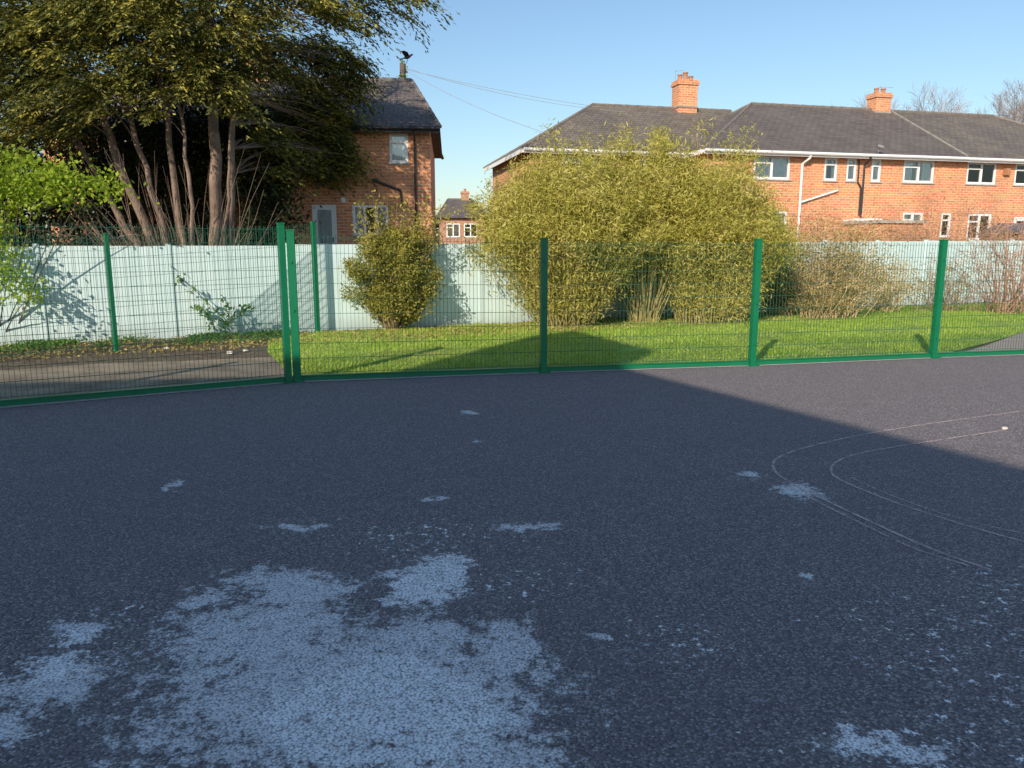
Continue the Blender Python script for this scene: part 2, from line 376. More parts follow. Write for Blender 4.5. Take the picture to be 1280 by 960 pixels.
strip('worn_line',[(3.1,4.0),(2.93,4.15),(2.70,4.5),(2.48,5.0),(2.40,5.5),(2.7,5.95),(3.3,6.3),(4.6,6.9)],.010)
strip('worn_line',[(3.2,4.1),(2.80,4.5),(2.58,5.0),(2.5,5.4)],.006)

for (x,y,s) in [(4.62,6.95,.026),(-4.6,12.3,.05),(-4.45,12.6,.035),(-5.9,12.9,.04)]:
    q=MB(); n=7
    ringz=[0,s*.5,s*.8]; rr=[s,s*.9,s*.45]
    for z,r in zip(ringz,rr):
        for j in range(n):
            t=6.283*j/n; f=r*random.uniform(.75,1.2); q.v.append((math.cos(t)*f*1.3,math.sin(t)*f,z))
    for i in range(2):
        for j in range(n):
            q.f.append((i*n+j,i*n+(j+1)%n,(i+1)*n+(j+1)%n,(i+1)*n+j)); q.m.append(0)
    q.f.append(tuple(2*n+j for j in range(n))); q.m.append(0)
    o=q.obj('stone','stone'); o.location=(x,y,.008); o['label']='small pale stone lying on the ground'; o['category']='stone'; o['group']='loose stones on the ground'

# ------------------------------------------------------------ mesh fences
def fence(label,pts,hs,pws,skip_first=False,rail=True):
    e=thing('mesh_fence',label,'fence',(pts[0][0],pts[0][1],0)); O=Vector((pts[0][0],pts[0][1],0))
    for i,(p,h) in enumerate(zip(pts,hs)):
        if skip_first and i==0: continue
        w=pws[i]/2; q=MB(); q.box(-w,w,-w,w,0,h); q.box(-w-.006,w+.006,-w-.006,w+.006,h,h+.015)
        q.box(-w-.04,w+.04,-w-.04,w+.04,0.008,.02)
        for z in (.3,.9,1.5): q.box(-.012,.012,-w-.012,-w,z,z+.03)
        o=q.obj('fence_post','green',e); o.location=Vector((p[0],p[1],0))-O
        d=Vector((pts[min(i+1,len(pts)-1)][0]-pts[max(i-1,0)][0],pts[min(i+1,len(pts)-1)][1]-pts[max(i-1,0)][1],0))
        o.rotation_euler[2]=math.atan2(d.y,d.x)
    for i in range(len(pts)-1):
        a=Vector((*pts[i],0)); c=Vector((*pts[i+1],0)); d=c-a; L=d.length
        ha,hb=hs[i]-.03,hs[i+1]-.03
        q=MB(); r=.0021; n=int((L-.1)/.05); z0=.09
        for k in range(n+1):
            x=.05+k*.05; h=ha+(hb-ha)*x/L
            q.box(x-r,x+r,-r,r,z0,h)
        nh=9 if max(ha,hb)<1.9 else 11
        for k in range(nh+1):
            za=z0+.02+(ha-z0-.06)*k/nh; zb=z0+.02+(hb-z0-.06)*k/nh
            for yy in (-.0085,.0085):
                kk=len(q.v)
                q.v+=[(.03,yy-r,za-r),(L-.03,yy-r,zb-r),(L-.03,yy+r,zb-r),(.03,yy+r,za-r),(.03,yy-r,za+r),(L-.03,yy-r,zb+r),(L-.03,yy+r,zb+r),(.03,yy+r,za+r)]
                for f in ((0,3,2,1),(4,5,6,7),(0,1,5,4),(1,2,6,5),(2,3,7,6),(3,0,4,7)): q.f.append(tuple(kk+t for t in f)); q.m.append(0)
        o=q.obj('wire_panel','wire',e,uv=False); o.location=a-O; o.rotation_euler[2]=math.atan2(d.y,d.x)
        if rail:
            q=MB(); q.box(.05,L-.05,-.02,.02,.02,.075); q.box(.05,L-.05,-.032,.028,.075,.085)
            o=q.obj('bottom_rail','green',e); o.location=a-O; o.rotation_euler[2]=math.atan2(d.y,d.x)
fence('green welded mesh fence with square posts along the tarmac edge',[(-2.75,9.60),(.43,10.34),(3.50,10.98),(6.59,11.80),(9.75,12.52),(12.9,13.3)],[1.90,1.81,1.81,1.81,1.81,1.81],[.095,.085,.085,.085,.085,.085])
fence('taller green mesh fence beside the bare earth path',[(-2.845,9.535),(-5.78,7.77),(-8.6,6.1)],[1.98,1.98,1.98],[.075,.09,.09])
fence('green mesh fence in front of the painted wall',[(-3.97,15.48),(-6.58,12.55),(-9.2,9.6)],[2.22,1.92,1.9],[.08,.06,.06],rail=False)

# ------------------------------------------------------------ painted panel wall
A=Vector((-12.3,11.85,0)); B=Vector((20.5,27.55,0)); d=B-A; L=d.length; ang=math.atan2(d.y,d.x)
e=thing('panel_wall','pale blue painted panel boundary wall behind the lawn and bushes','wall',A,ang)
n=17; pl=L/n
for i in range(n):
    h0=1.70+.35*i/n+random.uniform(-.012,.012)
    q=MB()
    m_=2
    for k in range(m_):
        xa=.045+(pl-.09)*k/m_; xb=.045+(pl-.09)*(k+1)/m_; q.box(xa+.003,xb-.003,-.02+random.uniform(-.004,.004),.02,0.0,h0+random.uniform(-.01,.01))
    o=q.obj('wall_panel','panel',e); o.location=(i*pl,random.uniform(-.006,.006),0); o.rotation_euler=(random.uniform(-.008,.008),0,0)
    q=MB(); q.box(-.043,.043,-.045,.045,0,h0+.03)
    o=q.obj('wall_post','panel',e); o.location=(i*pl,0,0)

# ------------------------------------------------------------ houses
def wall_open(q,W,z0,z1,ops,y=0,depth=.1):
    xs=sorted(set([0,W]+[v for o in ops for v in o[:2]])); zs=sorted(set([z0,z1]+[v for o in ops for v in o[2:4]]))
    for i in range(len(xs)-1):
        for j in range(len(zs)-1):
            cx=(xs[i]+xs[i+1])/2; cz=(zs[j]+zs[j+1])/2
            if any(o[0]<cx<o[1] and o[2]<cz<o[3] for o in ops): continue
            q.poly([(xs[i],y,zs[j]),(xs[i+1],y,zs[j]),(xs[i+1],y,zs[j+1]),(xs[i],y,zs[j+1])])
    for (a,c,l,h) in [o[:4] for o in ops]:
        q.poly([(a,y,l),(a,y,h),(a,y+depth,h),(a,y+depth,l)]); q.poly([(c,y,l),(c,y+depth,l),(c,y+depth,h),(c,y,h)])
        q.poly([(a,y,h),(c,y,h),(c,y+depth,h),(a,y+depth,h)]); q.poly([(a,y,l),(a,y+depth,l),(c,y+depth,l),(c,y,l)])
def cloth(f,xa,xb,za,zb,y0=.125):
    q=MB(); n=14
    for k in range(n):
        u0=xa+(xb-xa)*k/n; u1=xa+(xb-xa)*(k+1)/n; ya=y0+.008*math.sin(k*2.2); yb=y0+.008*math.sin((k+1)*2.2)
        q.poly([(u0,ya,za),(u1,yb,za),(u1,yb,zb),(u0,ya,zb)])
    q.obj('curtain','curtain',f)
def window(e,a,c,l,h,mull=1,trans=True,curt=.6):
    q=MB(); t=.075; y0,y1=.01,.085
    q.box(a+.003,a+t,y0,y1,l+.003,h-.003); q.box(c-t,c-.003,y0,y1,l+.003,h-.003); q.box(a+t,c-t,y0,y1,l+.003,l+t); q.box(a+t,c-t,y0,y1,h-t,h-.003)
    for k in range(mull):
        x=a+(c-a)*(k+1)/(mull+1); q.box(x-.04,x+.04,y0-.006,y1,l+t,h-t)
    if trans:
        z=h-(h-l)*.3; xa=a+t; xb=a+(c-a)/(mull+1)-.04 if mull else c-t
        q.box(xa,xb,y0-.004,y1-.002,z-.03,z+.03)
    f=q.obj('window','upvc',e)
    q=MB(); q.box(a+t-.005,c-t+.005,.058,.064,l+t-.005,h-t+.005); q.obj('window_pane','glass',f)
    q=MB(); q.box(a-.05,c+.05,-.05,.008,l-.05,l-.002); q.obj('window_sill','sill',f)
    if curt:
        if curt>=1: cloth(f,a+.01,c-.01,l,h,.10)
        else: cloth(f,a+.01,a+(c-a)*curt*.45,l,h,.10); cloth(f,c-(c-a)*curt*.45,c-.01,l,h,.10)
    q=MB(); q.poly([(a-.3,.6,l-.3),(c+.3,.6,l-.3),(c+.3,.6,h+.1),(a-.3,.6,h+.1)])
    q.obj('room_backdrop','room',f)  # added sheet close behind the window, painted dark as interior shade
def door(e,a,c,l,h):
    q=MB(); t=.06
    q.box(a+.003,a+t,.0,.07,l,h-.003); q.box(c-t,c-.003,.0,.07,l,h-.003); q.box(a+t,c-t,.0,.07,h-t,h-.003)
    q.box(a+t,c-t,.02,.055,l+.01,l+(h-l)*.45)
    for x in (a+t,c-t-.09): q.box(x,x+.09,.02,.055,l+(h-l)*.45,h-t)
    q.box(a+t+.09,c-t-.09,.02,.055,h-t-.09,h-t)
    f=q.obj('door','dooruPVC',e)
    q=MB(); q.box(a+t+.09,c-t-.09,.035,.04,l+(h-l)*.45,h-t-.09); q.obj('door_pane','glass',f)
    cloth(f,a+.07,c-.07,l+.05,h-.07,.062)
    q=MB(); q.box(c-t-.07,c-t-.045,-.02,.02,l+.95,l+1.1); q.obj('handle','pipe',f)
def roof(e,W,D,ze,zr,hl,hr,ol,orr,mat_='tile'):
    o=.32; q=MB(); x0=-ol; x1=W+orr; y0=-o; y1=D+o; yc=D/2; E=ze
    r0=(x0+hl,yc,zr); r1=(x1-hr,yc,zr)
    a=(x0,y0,E);b2=(x1,y0,E);c=(x1,y1,E);d2=(x0,y1,E)
    q.poly([a,b2,r1,r0]); q.poly([c,d2,r0,r1]); q.poly([d2,a,r0]); q.poly([b2,c,r1])
    q.poly([(x0,y0,E-.01),(x0,y1,E-.01),(x1,y1,E-.01),(x1,y0,E-.01)])
    f=q.obj('roof',mat_,e)
    q=MB()
    def cap(p,s,r=.08):
        p=Vector(p);s=Vector(s); n=max(2,int((s-p).length/.45))
        for k in range(n):
            u=p.lerp(s,k/n); v_=p.lerp(s,(k+.97)/n); q.tube([u,v_],[r,r*.86],6)
    cap(r0,r1)
    if hl: cap(a,r0,.065); cap(d2,r0,.065)
    if hr: cap(b2,r1,.065); cap(c,r1,.065)
    q.obj('ridge_tiles','ridge',f)
    return f
def gutter(e,x0,x1,y,z,mat_):
    q=MB(); q.box(x0,x1,y,y+.03,z-.17,z-.012); q.tube([(x0,y-.055,z-.06),(x1,y-.055,z-.06)],.055,8); q.obj('gutter',mat_,e)
def house_body(e,W,D,z0,ze,ops,mat_='brick'):
    q=MB(); wall_open(q,W,z0,ze,ops)
    q.poly([(0,D,z0),(0,0,z0),(0,0,ze),(0,D,ze)]); q.poly([(W,0,z0),(W,D,z0),(W,D,ze),(W,0,ze)]); q.poly([(W,D,z0),(0,D,z0),(0,D,ze),(W,D,ze)])
    return q.obj('wall',mat_,e)
def chimney(f,x,y,zb,zt,w,dp,pots,mat_='brick'):
    q=MB(); q.box(x-w/2,x+w/2,y-dp/2,y+dp/2,zb,zt-.2); q.box(x-w/2-.05,x+w/2+.05,y-dp/2-.05,y+dp/2+.05,zt-.2,zt-.1); q.box(x-w/2-.02,x+w/2+.02,y-dp/2-.02,y+dp/2+.02,zt-.1,zt)
    c=q.obj('chimney',mat_,f)
    q=MB(); q.box(x-w/2-.03,x+w/2+.03,y-dp/2-.03,y+dp/2+.03,zb+.5,zb+.56); q.obj('flashing','lead',c)
    for px_,hh in pots:
        q=MB(); q.tube([(x+px_,y,zt),(x+px_,y,zt+.05),(x+px_,y,zt+hh-.05),(x+px_,y,zt+hh-.04),(x+px_,y,zt+hh)],[.12,.10,.085,.11,.11],10); q.obj('chimney_pot','pot',c)

e=thing('brick_house','red brick house with hipped dark tile roof behind the conifer','house',(-13.27,22.33,0),.08)
ops=[(9.71,10.25,4.21,5.04),(8.58,9.63,2.12,3.0),(7.4,8.11,.95,3.0),(5.27,6.4,4.21,5.04),(1.6,2.9,4.21,5.04),(3.2,4.4,2.0,3.0),(6.6,7.0,4.4,5.04),(1.0,2.2,2.0,3.0)]
house_body(e,10.9,7,.3,5.2,ops)
f=roof(e,10.9,7,5.2,7.25,1.6,.95,.32,.3,'tile')
window(e,*ops[0],mull=0,curt=1); window(e,*ops[1],mull=2,curt=.6,trans=False); door(e,*ops[2]); window(e,*ops[3]); window(e,*ops[4]); window(e,*ops[5]); window(e,*ops[6],mull=0); window(e,*ops[7])
gutter(e,-.3,11.2,-.32,5.2,'pipe')
q=MB(); q.tube([(10.45,-.33,5.08),(10.45,-.3,4.95),(10.45,-.06,4.8),(10.45,-.06,.9)],.035,8); q.obj('downpipe','pipe',e)
q=MB(); q.tube([(9.2,-.05,3.72),(10.0,-.05,3.42),(10.05,-.05,3.0)],.035,8); q.obj('waste_pipe','pipe',e)
q=MB(); q.box(8.27,8.39,-.1,-.002,3.05,3.2); q.box(8.3,8.36,-.16,-.1,3.08,3.16); q.obj('wall_lamp','upvc',e)
chimney(f,5.2,3.5,6.8,8.2,.9,.6,[(-.25,.35),(.2,.35)])

th=math.atan2(.2363,1)
e=thing('terraced_house','red brick end house with hipped lichened roof and tall chimney','house',(.62,28.15,0),th,group='brick terraced houses with tile roofs')
ops=[(1.2,2.6,4.24,5.06),(4.2,5.4,4.24,5.06),(1.5,2.8,2.1,3.1),(4.5,5.7,2.1,3.1)]
house_body(e,8.0,6.4,.3,5.25,ops,'brick')
f=roof(e,8.0,6.4,5.25,7.45,3.75,0,.32,1.6,'tile2')
for o_ in ops: window(e,*o_)
gutter(e,-.3,6.2,-.32,5.25,'upvc')
q=MB(); q.box(-.33,-.3,-.3,6.7,5.09,5.24); q.obj('fascia_board','upvc',e)
chimney(f,7.45,3.2,6.95,8.55,.84,.65,[(-.24,.24),(.0,.34),(.24,.2)])
q=MB(); q.tube([(7.2,3.6,7.4),(7.2,3.6,9.1)],.009,5); q.tube([(7.15,3.6,9.0),(7.55,3.6,9.06)],.008,5); q.obj('television_aerial','lead',f)

e=thing('terraced_house','red brick terraced house with projecting hipped roof and white windows','house',(6.96,28.0,0),th,group='brick terraced houses with tile roofs')
U=4.24; T=5.06
ops=[(1.83,3.30,U,T),(4.73,5.27,U,T),(5.68,6.09,U,T),(6.75,7.15,U,T),(8.15,9.52,U,T),(8.3,9.2,2.2,3.12),(10.05,10.5,2.2,3.12),(2.0,3.3,2.1,3.1),(5.9,6.75,.95,2.7)]
house_body(e,10.7,8.6,.3,5.2,ops,'brick')
f=roof(e,10.7,8.6,5.2,7.68,4.4,0,.32,0,'tile')
for i,o_ in enumerate(ops):
    if i==8: door(e,*o_)
    else: window(e,*o_,mull=(1 if o_[1]-o_[0]>.8 else 0),curt=(1 if i in (0,2,3) else .75))
gutter(e,-.3,6.6,-.32,5.2,'upvc'); gutter(e,6.62,10.69,-.32,5.2,'upvc')
q=MB(); q.box(-.33,-.3,-.3,8.8,5.04,5.19); q.obj('fascia_board','upvc',e)
q=MB(); q.tube([(3.9,-.36,5.08),(3.9,-.3,4.98),(3.76,-.07,4.8),(3.76,-.07,.9)],.045,8); q.tube([(3.76,-.075,3.42),(5.3,-.075,3.88),(5.35,-.02,3.88)],.035,8); q.obj('downpipe','upvc',e)
q=MB(); q.tube([(6.4,-.36,5.08),(6.4,-.3,4.98),(6.38,-.07,4.8),(6.38,-.07,2.9)],.04,8); q.obj('downpipe','pipe',e)
q=MB(); q.tube([(6.15,-.06,5.0),(6.15,-.06,4.2),(6.3,-.06,4.0),(6.3,-.06,3.0)],.03,6); q.obj('waste_pipe','pipe',e)
q=MB(); q.box(5.7,6.85,-.6,-.002,2.76,2.82); q.box(5.67,6.88,-.64,-.6,2.74,2.84); q.obj('porch_canopy','upvc',e)
q=MB(); q.tube([(6.65,-.45,5.4),(6.65,-.4,5.15)],.015,5); q.tube([(6.65,-.5,5.38),(6.65,-.55,5.45)],[.02,.13],10); q.obj('satellite_dish','lead',e)
q=MB(); s0=(10.7,-.3,5.23); s1=(10.7,4.3,7.72); q.tube([s0,s1],.045,4); q.obj('party_flashing','lead',f)
chimney(f,10.2,4.3,7.0,8.35,.74,.6,[(-.17,.22),(.17,.22)])
q=MB(); q.tube([(10.45,4.6,7.6),(10.45,4.6,8.75)],.009,5); q.tube([(10.3,4.6,8.68),(11.1,4.6,8.72)],.008,5); q.obj('television_aerial','lead',f)

e=thing('brick_outhouse','low flat roofed brick outhouse behind the boundary wall','outhouse',(12.6,27.0,0),th)
q=MB(); q.box(0,2.0,0,1.6,.4,2.62); q.obj('wall','brick',e)
q=MB(); q.box(-.08,2.08,-.08,1.68,2.62,2.72); q.obj('roof','sill',e)

o0=Vector((6.96,28.0,0))+Vector((math.cos(th),math.sin(th),0))*10.7
e=thing('terraced_house','red brick mid terrace house with white windows and plain roof','house',o0,th,group='brick terraced houses with tile roofs')
ops=[(.33,1.7,U,T),(2.6,4.0,U,T),(5.2,6.6,U,T),(.6,1.7,2.1,3.1),(2.8,3.7,.95,3.0),(5.2,6.5,2.1,3.1),(7.6,8.6,U,T)]
house_body(e,9.6,8.6,.3,5.19,ops,'brick')
f=roof(e,9.6,8.6,5.19,7.66,0,4.4,-.003,.32,'tile2')
for i,o_ in enumerate(ops):
    if i==4: door(e,*o_)
    else: window(e,*o_,curt=.75)
gutter(e,0.01,9.8,-.32,5.19,'upvc')
q=MB(); q.tube([(4.6,-.36,5.0),(4.6,-.07,4.8),(4.6,-.07,.9)],.04,8); q.obj('downpipe','upvc',e)
q=MB(); q.box(2.0,2.25,-.14,-.002,4.6,4.85); q.obj('alarm_box','pot',e)

e=thing('garden_shed','low dark felt roofed shed beside the terraced houses','shed',(17.9,27.2,0.65),th)
q=MB(); q.box(0,3.2,0,1.8,0,1.65); q.obj('wall','twigdark',e)
q=MB(); q.poly([(-.1,-.1,1.6),(3.3,-.1,1.6),(3.3,.9,2.0),(-.1,.9,2.0)]); q.poly([(3.3,1.9,1.6),(-.1,1.9,1.6),(-.1,.9,2.0),(3.3,.9,2.0)]); q.poly([(-.1,1.9,1.6),(-.1,-.1,1.6),(-.1,.9,2.0)]); q.poly([(3.3,-.1,1.6),(3.3,1.9,1.6),(3.3,.9,2.0)]); q.obj('roof','felt',e)

for (x,y,w,lab) in [(-5.4,58,3.3,'small distant brown brick house with chimney'),(-2.2,64,7,'distant brown brick house partly behind bamboo'),(-24,60,12,'distant brick house behind the trees')]:
    e=thing('distant_house',lab,'house',(x,y,-.3),.1,group='distant brick houses')
    ops=[(w*.15,w*.15+1,3.0,4.0),(w-1.5,w-.5,3.0,4.0)]
    house_body(e,w,7,.3,4.4,ops,'brick2'); f=roof(e,w,7,4.4,6.0,w*.3,w*.3,.3,.3,'tile')
    for o_ in ops: window(e,*o_,curt=0)
    chimney(f,w*.62,3.5,5.3,6.6,.6,.5,[(0,.2)],'brick2')

e=thing('telegraph_pole','wooden telegraph pole with ivy clad top above the roof','pole',(-4.35,32.0,0))
q=MB(); q.tube([(0,0,.5),(0,0,9.0)],[.16,.12],10); q.obj('pole','twigdark',e)
C,P=clumps([(0,0,8.5,.13,.13,.6,46)],14,(.05,.05,.08),0); V,F=leaves(P,.09,.06); np_obj('ivy',V,F,'weed',e)
def wire(lab,a,c,sag):
    q=MB(); a=Vector(a);c=Vector(c)
    pts=[a.lerp(c,t/16)-Vector((0,0,sag*4*(t/16)*(1-t/16))) for t in range(17)]
    q.tube(pts,.007,4); o=q.obj('overhead_wire','lead'); o['label']=lab; o['category']='wire'; o['group']='overhead wires from the telegraph pole'
wl='thin overhead wire running from telegraph pole to roof'
wire(wl,(-4.25,32,8.85),(4.4,31.0,7.0),.25); wire(wl,(-4.25,32,8.80),(3.4,30.6,7.1),.1); wire(wl,(-4.25,32,8.75),(1.6,28.6,5.75),.2)
e=thing('bird','dark bird with half raised wings perched on the pole','bird',(-4.15,31.95,9.1),-.2)
q=MB(); q.tube([(-.17,0,.10),(-.10,0,.12),(0,0,.14),(.09,0,.17),(.14,0,.20),(.18,0,.225),(.215,0,.225)],[.02,.05,.075,.06,.04,.042,.025],8)
q.tube([(.21,0,.225),(.265,0,.215)],[.016,.003],6)
q.poly([(-.15,-.03,.11),(-.15,.03,.11),(-.34,.05,.07),(-.34,-.05,.07)])
for s in (-1,1): q.tube([(.0,.03*s,.09),(-.01,.03*s,.0),(-.06,.03*s,-.1)],.008,4)
q.obj('body','black',e,smooth=True)
for s in (-1,1):
    q=MB(); q.poly([(.08,.05*s,.18),(.10,.2*s,.26),(.0,.36*s,.30),(-.12,.42*s,.27),(-.10,.25*s,.20),(-.10,.05*s,.16)]); q.poly([(-.10,.05*s,.155),(-.10,.25*s,.195),(-.12,.42*s,.265),(.0,.36*s,.292),(.10,.2*s,.252),(.08,.05*s,.172)]); q.obj('wing','black',e)

# ------------------------------------------------------------ vegetation
def curve(p0,p1,bend,n=5):
    p0=Vector(p0);p1=Vector(p1); b=Vector(bend); return [p0.lerp(p1,t/(n-1))+b*4*(t/(n-1))*(1-t/(n-1)) for t in range(n)]
e=thing('conifer_tree','large multi stemmed conifer with dark golden green foliage behind the wall','tree',(-7.6,18.5,0))
q=MB()
stems=[((-.4,0,.0),(-3.6,.2,6.4),(-.1,0,-.1),.11),((-.3,-.3,.0),(-2.7,-.2,7.8),(-.1,0,.1),.14),((-.15,-.3,.0),(-1.8,-.2,8.4),(-.1,0,.1),.09),((.0,-.2,.0),(-.8,.3,9.6),(-.1,0,.2),.10),
 ((.40,-.2,.0),(.7,.1,10.8),(.12,.1,0),.18),((.55,.2,.0),(1.7,.5,9.6),(-.1,0,.1),.11),((-.5,.4,.0),(-4.8,.8,5.0),(-.1,0,-.2),.09),((.2,-.45,0),(.1,-.7,6.6),(.05,0,-.1),.07),((.6,-.3,0),(1.3,-.3,6.2),(.05,0,-.1),.06)]
spts=[]
for (a,c,bn,r) in stems:
    pts=curve(a,c,bn,18); 
    pts=[p+Vector((random.uniform(-.045,.045),random.uniform(-.045,.045),0)) for p in pts]
    q.tube(pts,[r*(1-.8*i/17)*(1.5 if i==0 else 1.15 if i==1 else 1) for i in range(18)],12,flute=.16)
    spts+=pts[5:]
ells=[(-3.9,-.4,5.6,2.4,2.4,2.3,150),(-1.7,-1.3,6.3,2.2,1.1,1.5,95),(.5,-1.3,6.8,1.9,1.1,1.3,85),(-.9,.6,7.8,3.4,2.6,2.0,105),(3.1,.4,7.75,2.3,1.5,1.0,95),(1.9,3.65,6.3,1.6,.25,1.4,115),(1.35,3.65,4.8,1.5,.25,.85,80),(2.1,3.65,4.3,.9,.2,.55,34),(0,0,10,4.4,3.5,2.3,55),(-5.0,-.2,3.9,1.4,1.2,.7,45),(-2.6,-1,4.8,1.3,.8,.7,26),(-.6,-1,4.9,1.2,.6,.5,12),(.9,-.6,5.4,.8,.8,.9,24),(.9,.8,6.2,1.3,1.2,.9,34),(1.1,1.6,4.0,.7,.6,.9,24)]
C,_=clumps(ells,1,(.0,.0,.0),.3)
Sn=np.array([tuple(p) for p in spts])
for c in C[::3]:
    dd=np.linalg.norm(Sn-c-np.array([0,0,-.5]),axis=1); s=Sn[int(dd.argmin())]
    q.tube(curve(s,c,(0,0,.15),4),[.022,.016,.010,.005],4,cap=False)
for i in range(90):
    x=random.uniform(-1.4,1.4); a=(x*.5,random.uniform(-.9,-.2),0); c=(x*1.3+random.uniform(-.9,.9),random.uniform(-1.5,-.4),random.uniform(1.9,4.0))
    q.tube(curve(a,c,(random.uniform(-.25,.25),0,0),6),[.018,.015,.012,.009,.006,.003],4,cap=False)
q.obj('trunk','bark',e,smooth=True,uv=False)
P,a=fronds(C,(0,.3,0),9,26,.95); V,F=leafquads(P,a,.12,.036,.5); np_obj('crown',V,F,'conifer',e)
C,P=clumps([(-1.3,2.9,4.3,2.5,.8,2.6,190),(-3.6,2.2,3.8,2.2,1,2,90),(-1,2.0,7.5,3.4,1,2,80),(-1.5,.6,6.6,2.6,.8,1.2,50),(1.1,2.2,3.3,.6,.5,1.1,40),(1.1,1.8,1.9,.6,.5,1.0,30)],90,(.3,.3,.25),.1); P=P[P[:,2]>.6]; V,F=leaves(P,.16,.06); np_obj('inner_foliage',V,F,'coniferdark',e)  # darker leaf colour puts the shade inside the crown into the foliage

def leafbush(name,label,cat,loc,ells,per,sig,LW,mat_,stems_n=14,sm='twig',up=0,droop=0,shell=.3,partname='crown',group=None):
    e=thing(name,label,cat,loc,group=group)
    C,P=clumps(ells,per,sig,shell); P=P[P[:,2]>.02]
    V,F=leaves(P,LW[0],LW[1],up,droop); np_obj(partname,V,F,mat_,e)
    q=MB()
    for c in C[R.integers(0,len(C),stems_n)]:
        q.tube(curve((c[0]*.15,c[1]*.15,0),c,(0,0,.1),5),[.02,.016,.012,.008,.004],4,cap=False)
    q.obj('stems',sm,e,uv=False); return e
leafbush('leafy_shrub','bright yellow green shrub overhanging the painted wall','shrub',(-9.3,13.6,0),[(.5,0,2.85,1.7,.6,.5,80),(-.4,0,2.4,1.1,.6,.7,45),(1.9,-.1,2.8,.8,.4,.35,18),(.3,-.45,1.7,.35,.25,.5,14),(.75,-.45,1.25,.25,.2,.4,8),(1.05,-.45,.95,.12,.12,.25,3)],40,(.15,.15,.11),(.09,.055),'bright',26,'twigdark')
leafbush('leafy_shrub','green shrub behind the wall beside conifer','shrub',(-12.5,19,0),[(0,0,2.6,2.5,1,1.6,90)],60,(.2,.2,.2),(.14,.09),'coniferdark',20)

def bamboo(label,loc,ncane,Rb,Rt,H,per,seed=0,LW=(.13,.023),skirt=(),tmin=.06,tilt=0.0):
    e=thing('bamboo_clump',label,'bamboo',loc,group='bamboo clumps on the lawn')
    rg=np.random.default_rng(seed); q=MB(); PP=[]; ph=rg.uniform(0,6.28,3)
    for i in range(ncane):
        a=rg.uniform(0,6.283); r=Rb*math.sqrt(rg.random()); a2=a+rg.normal(0,.35); rt=Rt*math.sqrt(rg.random())
        lump=1+.07*math.sin(3*a2+ph[0])+.05*math.sin(5*a2+ph[1]+rt*3)
        wisp=rg.random()<.06
        hh=H*(1-.46*(rt/Rt)**2)*rg.uniform(.72,1.0)*lump*(1.15 if wisp else 1)*(1+tilt*rt*math.cos(a2)/Rt)
        p0=np.array([r*math.cos(a),r*math.sin(a)*.8,0]); p1=np.array([rt*math.cos(a2),rt*math.sin(a2)*.75,hh])
        mid=(p0*.35+p1*.65); mid[2]=hh*.6
        tip=p1+np.array([math.cos(a2)*.25,math.sin(a2)*.2,-.22*rg.random()])
        pts=[(1-t)**3*p0+3*(1-t)**2*t*mid+3*(1-t)*t*t*p1+t**3*tip for t in np.linspace(0,1,8)]
        q.tube([tuple(p) for p in pts],[.008,.008,.007,.006,.005,.004,.003,.002],4,cap=False)
        pts=np.array(pts); n=int(per*rg.uniform(.6,1.3)); t=(rg.uniform(tmin,1,n)**.88)*6.999; k=t.astype(int); fr=(t-k)[:,None]
        pos=pts[k]*(1-fr)+pts[k+1]*fr
        pos+=rg.normal(size=(n,3))*np.array([.14,.14,.13]); PP.append(pos)
    q.obj('canes','cane',e,uv=False)
    if skirt:
        C,P2=clumps(skirt,65,(.15,.15,.15),.7); PP.append(P2)
    P=np.concatenate(PP); P=P[P[:,2]>.06]; V,F=leaves(P,LW[0],LW[1],.1,.35); np_obj('crown',V,F,'bamboo',e); return e
bamboo('tall arching golden bamboo clump in front of painted wall',(1.2,17.0,0),270,.6,1.95,4.2,205,seed=3,skirt=[(-.2,0,2.2,1.85,1.3,1.0,130),(.0,0,.8,.85,.8,.75,60),(-1.3,0,2.5,.8,.8,.5,30),(.2,0,3.1,1.2,1.0,.5,60)],tilt=.06)
bamboo('tall bamboo clump beside another bamboo on the lawn',(4.7,18.0,0),270,.8,1.75,4.2,205,seed=5,skirt=[(-.1,0,2.0,1.6,1.3,1.0,120),(.1,0,.85,1.0,1.0,.8,80),(1.0,0,1.9,.7,.8,.6,30),(-.5,0,3.2,1.0,1.0,.5,60)],tilt=-.14)
bamboo('thin bamboo growth joining two larger clumps',(3.1,17.9,0),150,.35,1.35,4.65,200,seed=9,tmin=.34,skirt=[(0,0,2.8,1.1,.8,1.0,90)])
e=leafbush('rounded_bush','small clipped rounded bush with taller wispy shoots','bush',(-2.55,16.3,0),[(0,0,1.1,1.08,.85,.82,170),(0,0,.6,.85,.7,.5,80),(.1,0,1.75,.8,.5,.35,30)],130,(.09,.09,.09),(.075,.028),'bushleaf',60,'twig',0,.2)
P=[];q=MB()
for i in range(34):
    x=random.uniform(-.8,1.0); c=(x+random.uniform(-.1,.5),random.uniform(-.3,.3),random.uniform(2.1,2.95)); pts=curve((x*.4,0,.8),c,(0,0,.1),6); q.tube(pts,[.01,.009,.007,.005,.004,.002],4,cap=False)
    for k in range(75):
        t=random.uniform(.4,1); a=Vector(pts[0]).lerp(Vector(pts[-1]),t); P.append((a.x+random.gauss(0,.08),a.y+random.gauss(0,.08),a.z+random.gauss(0,.08)))
q.obj('shoots','twig',e,uv=False); V,F=leaves(np.array(P),.09,.03); np_obj('shoot_leaves',V,F,'bushleaf',e)

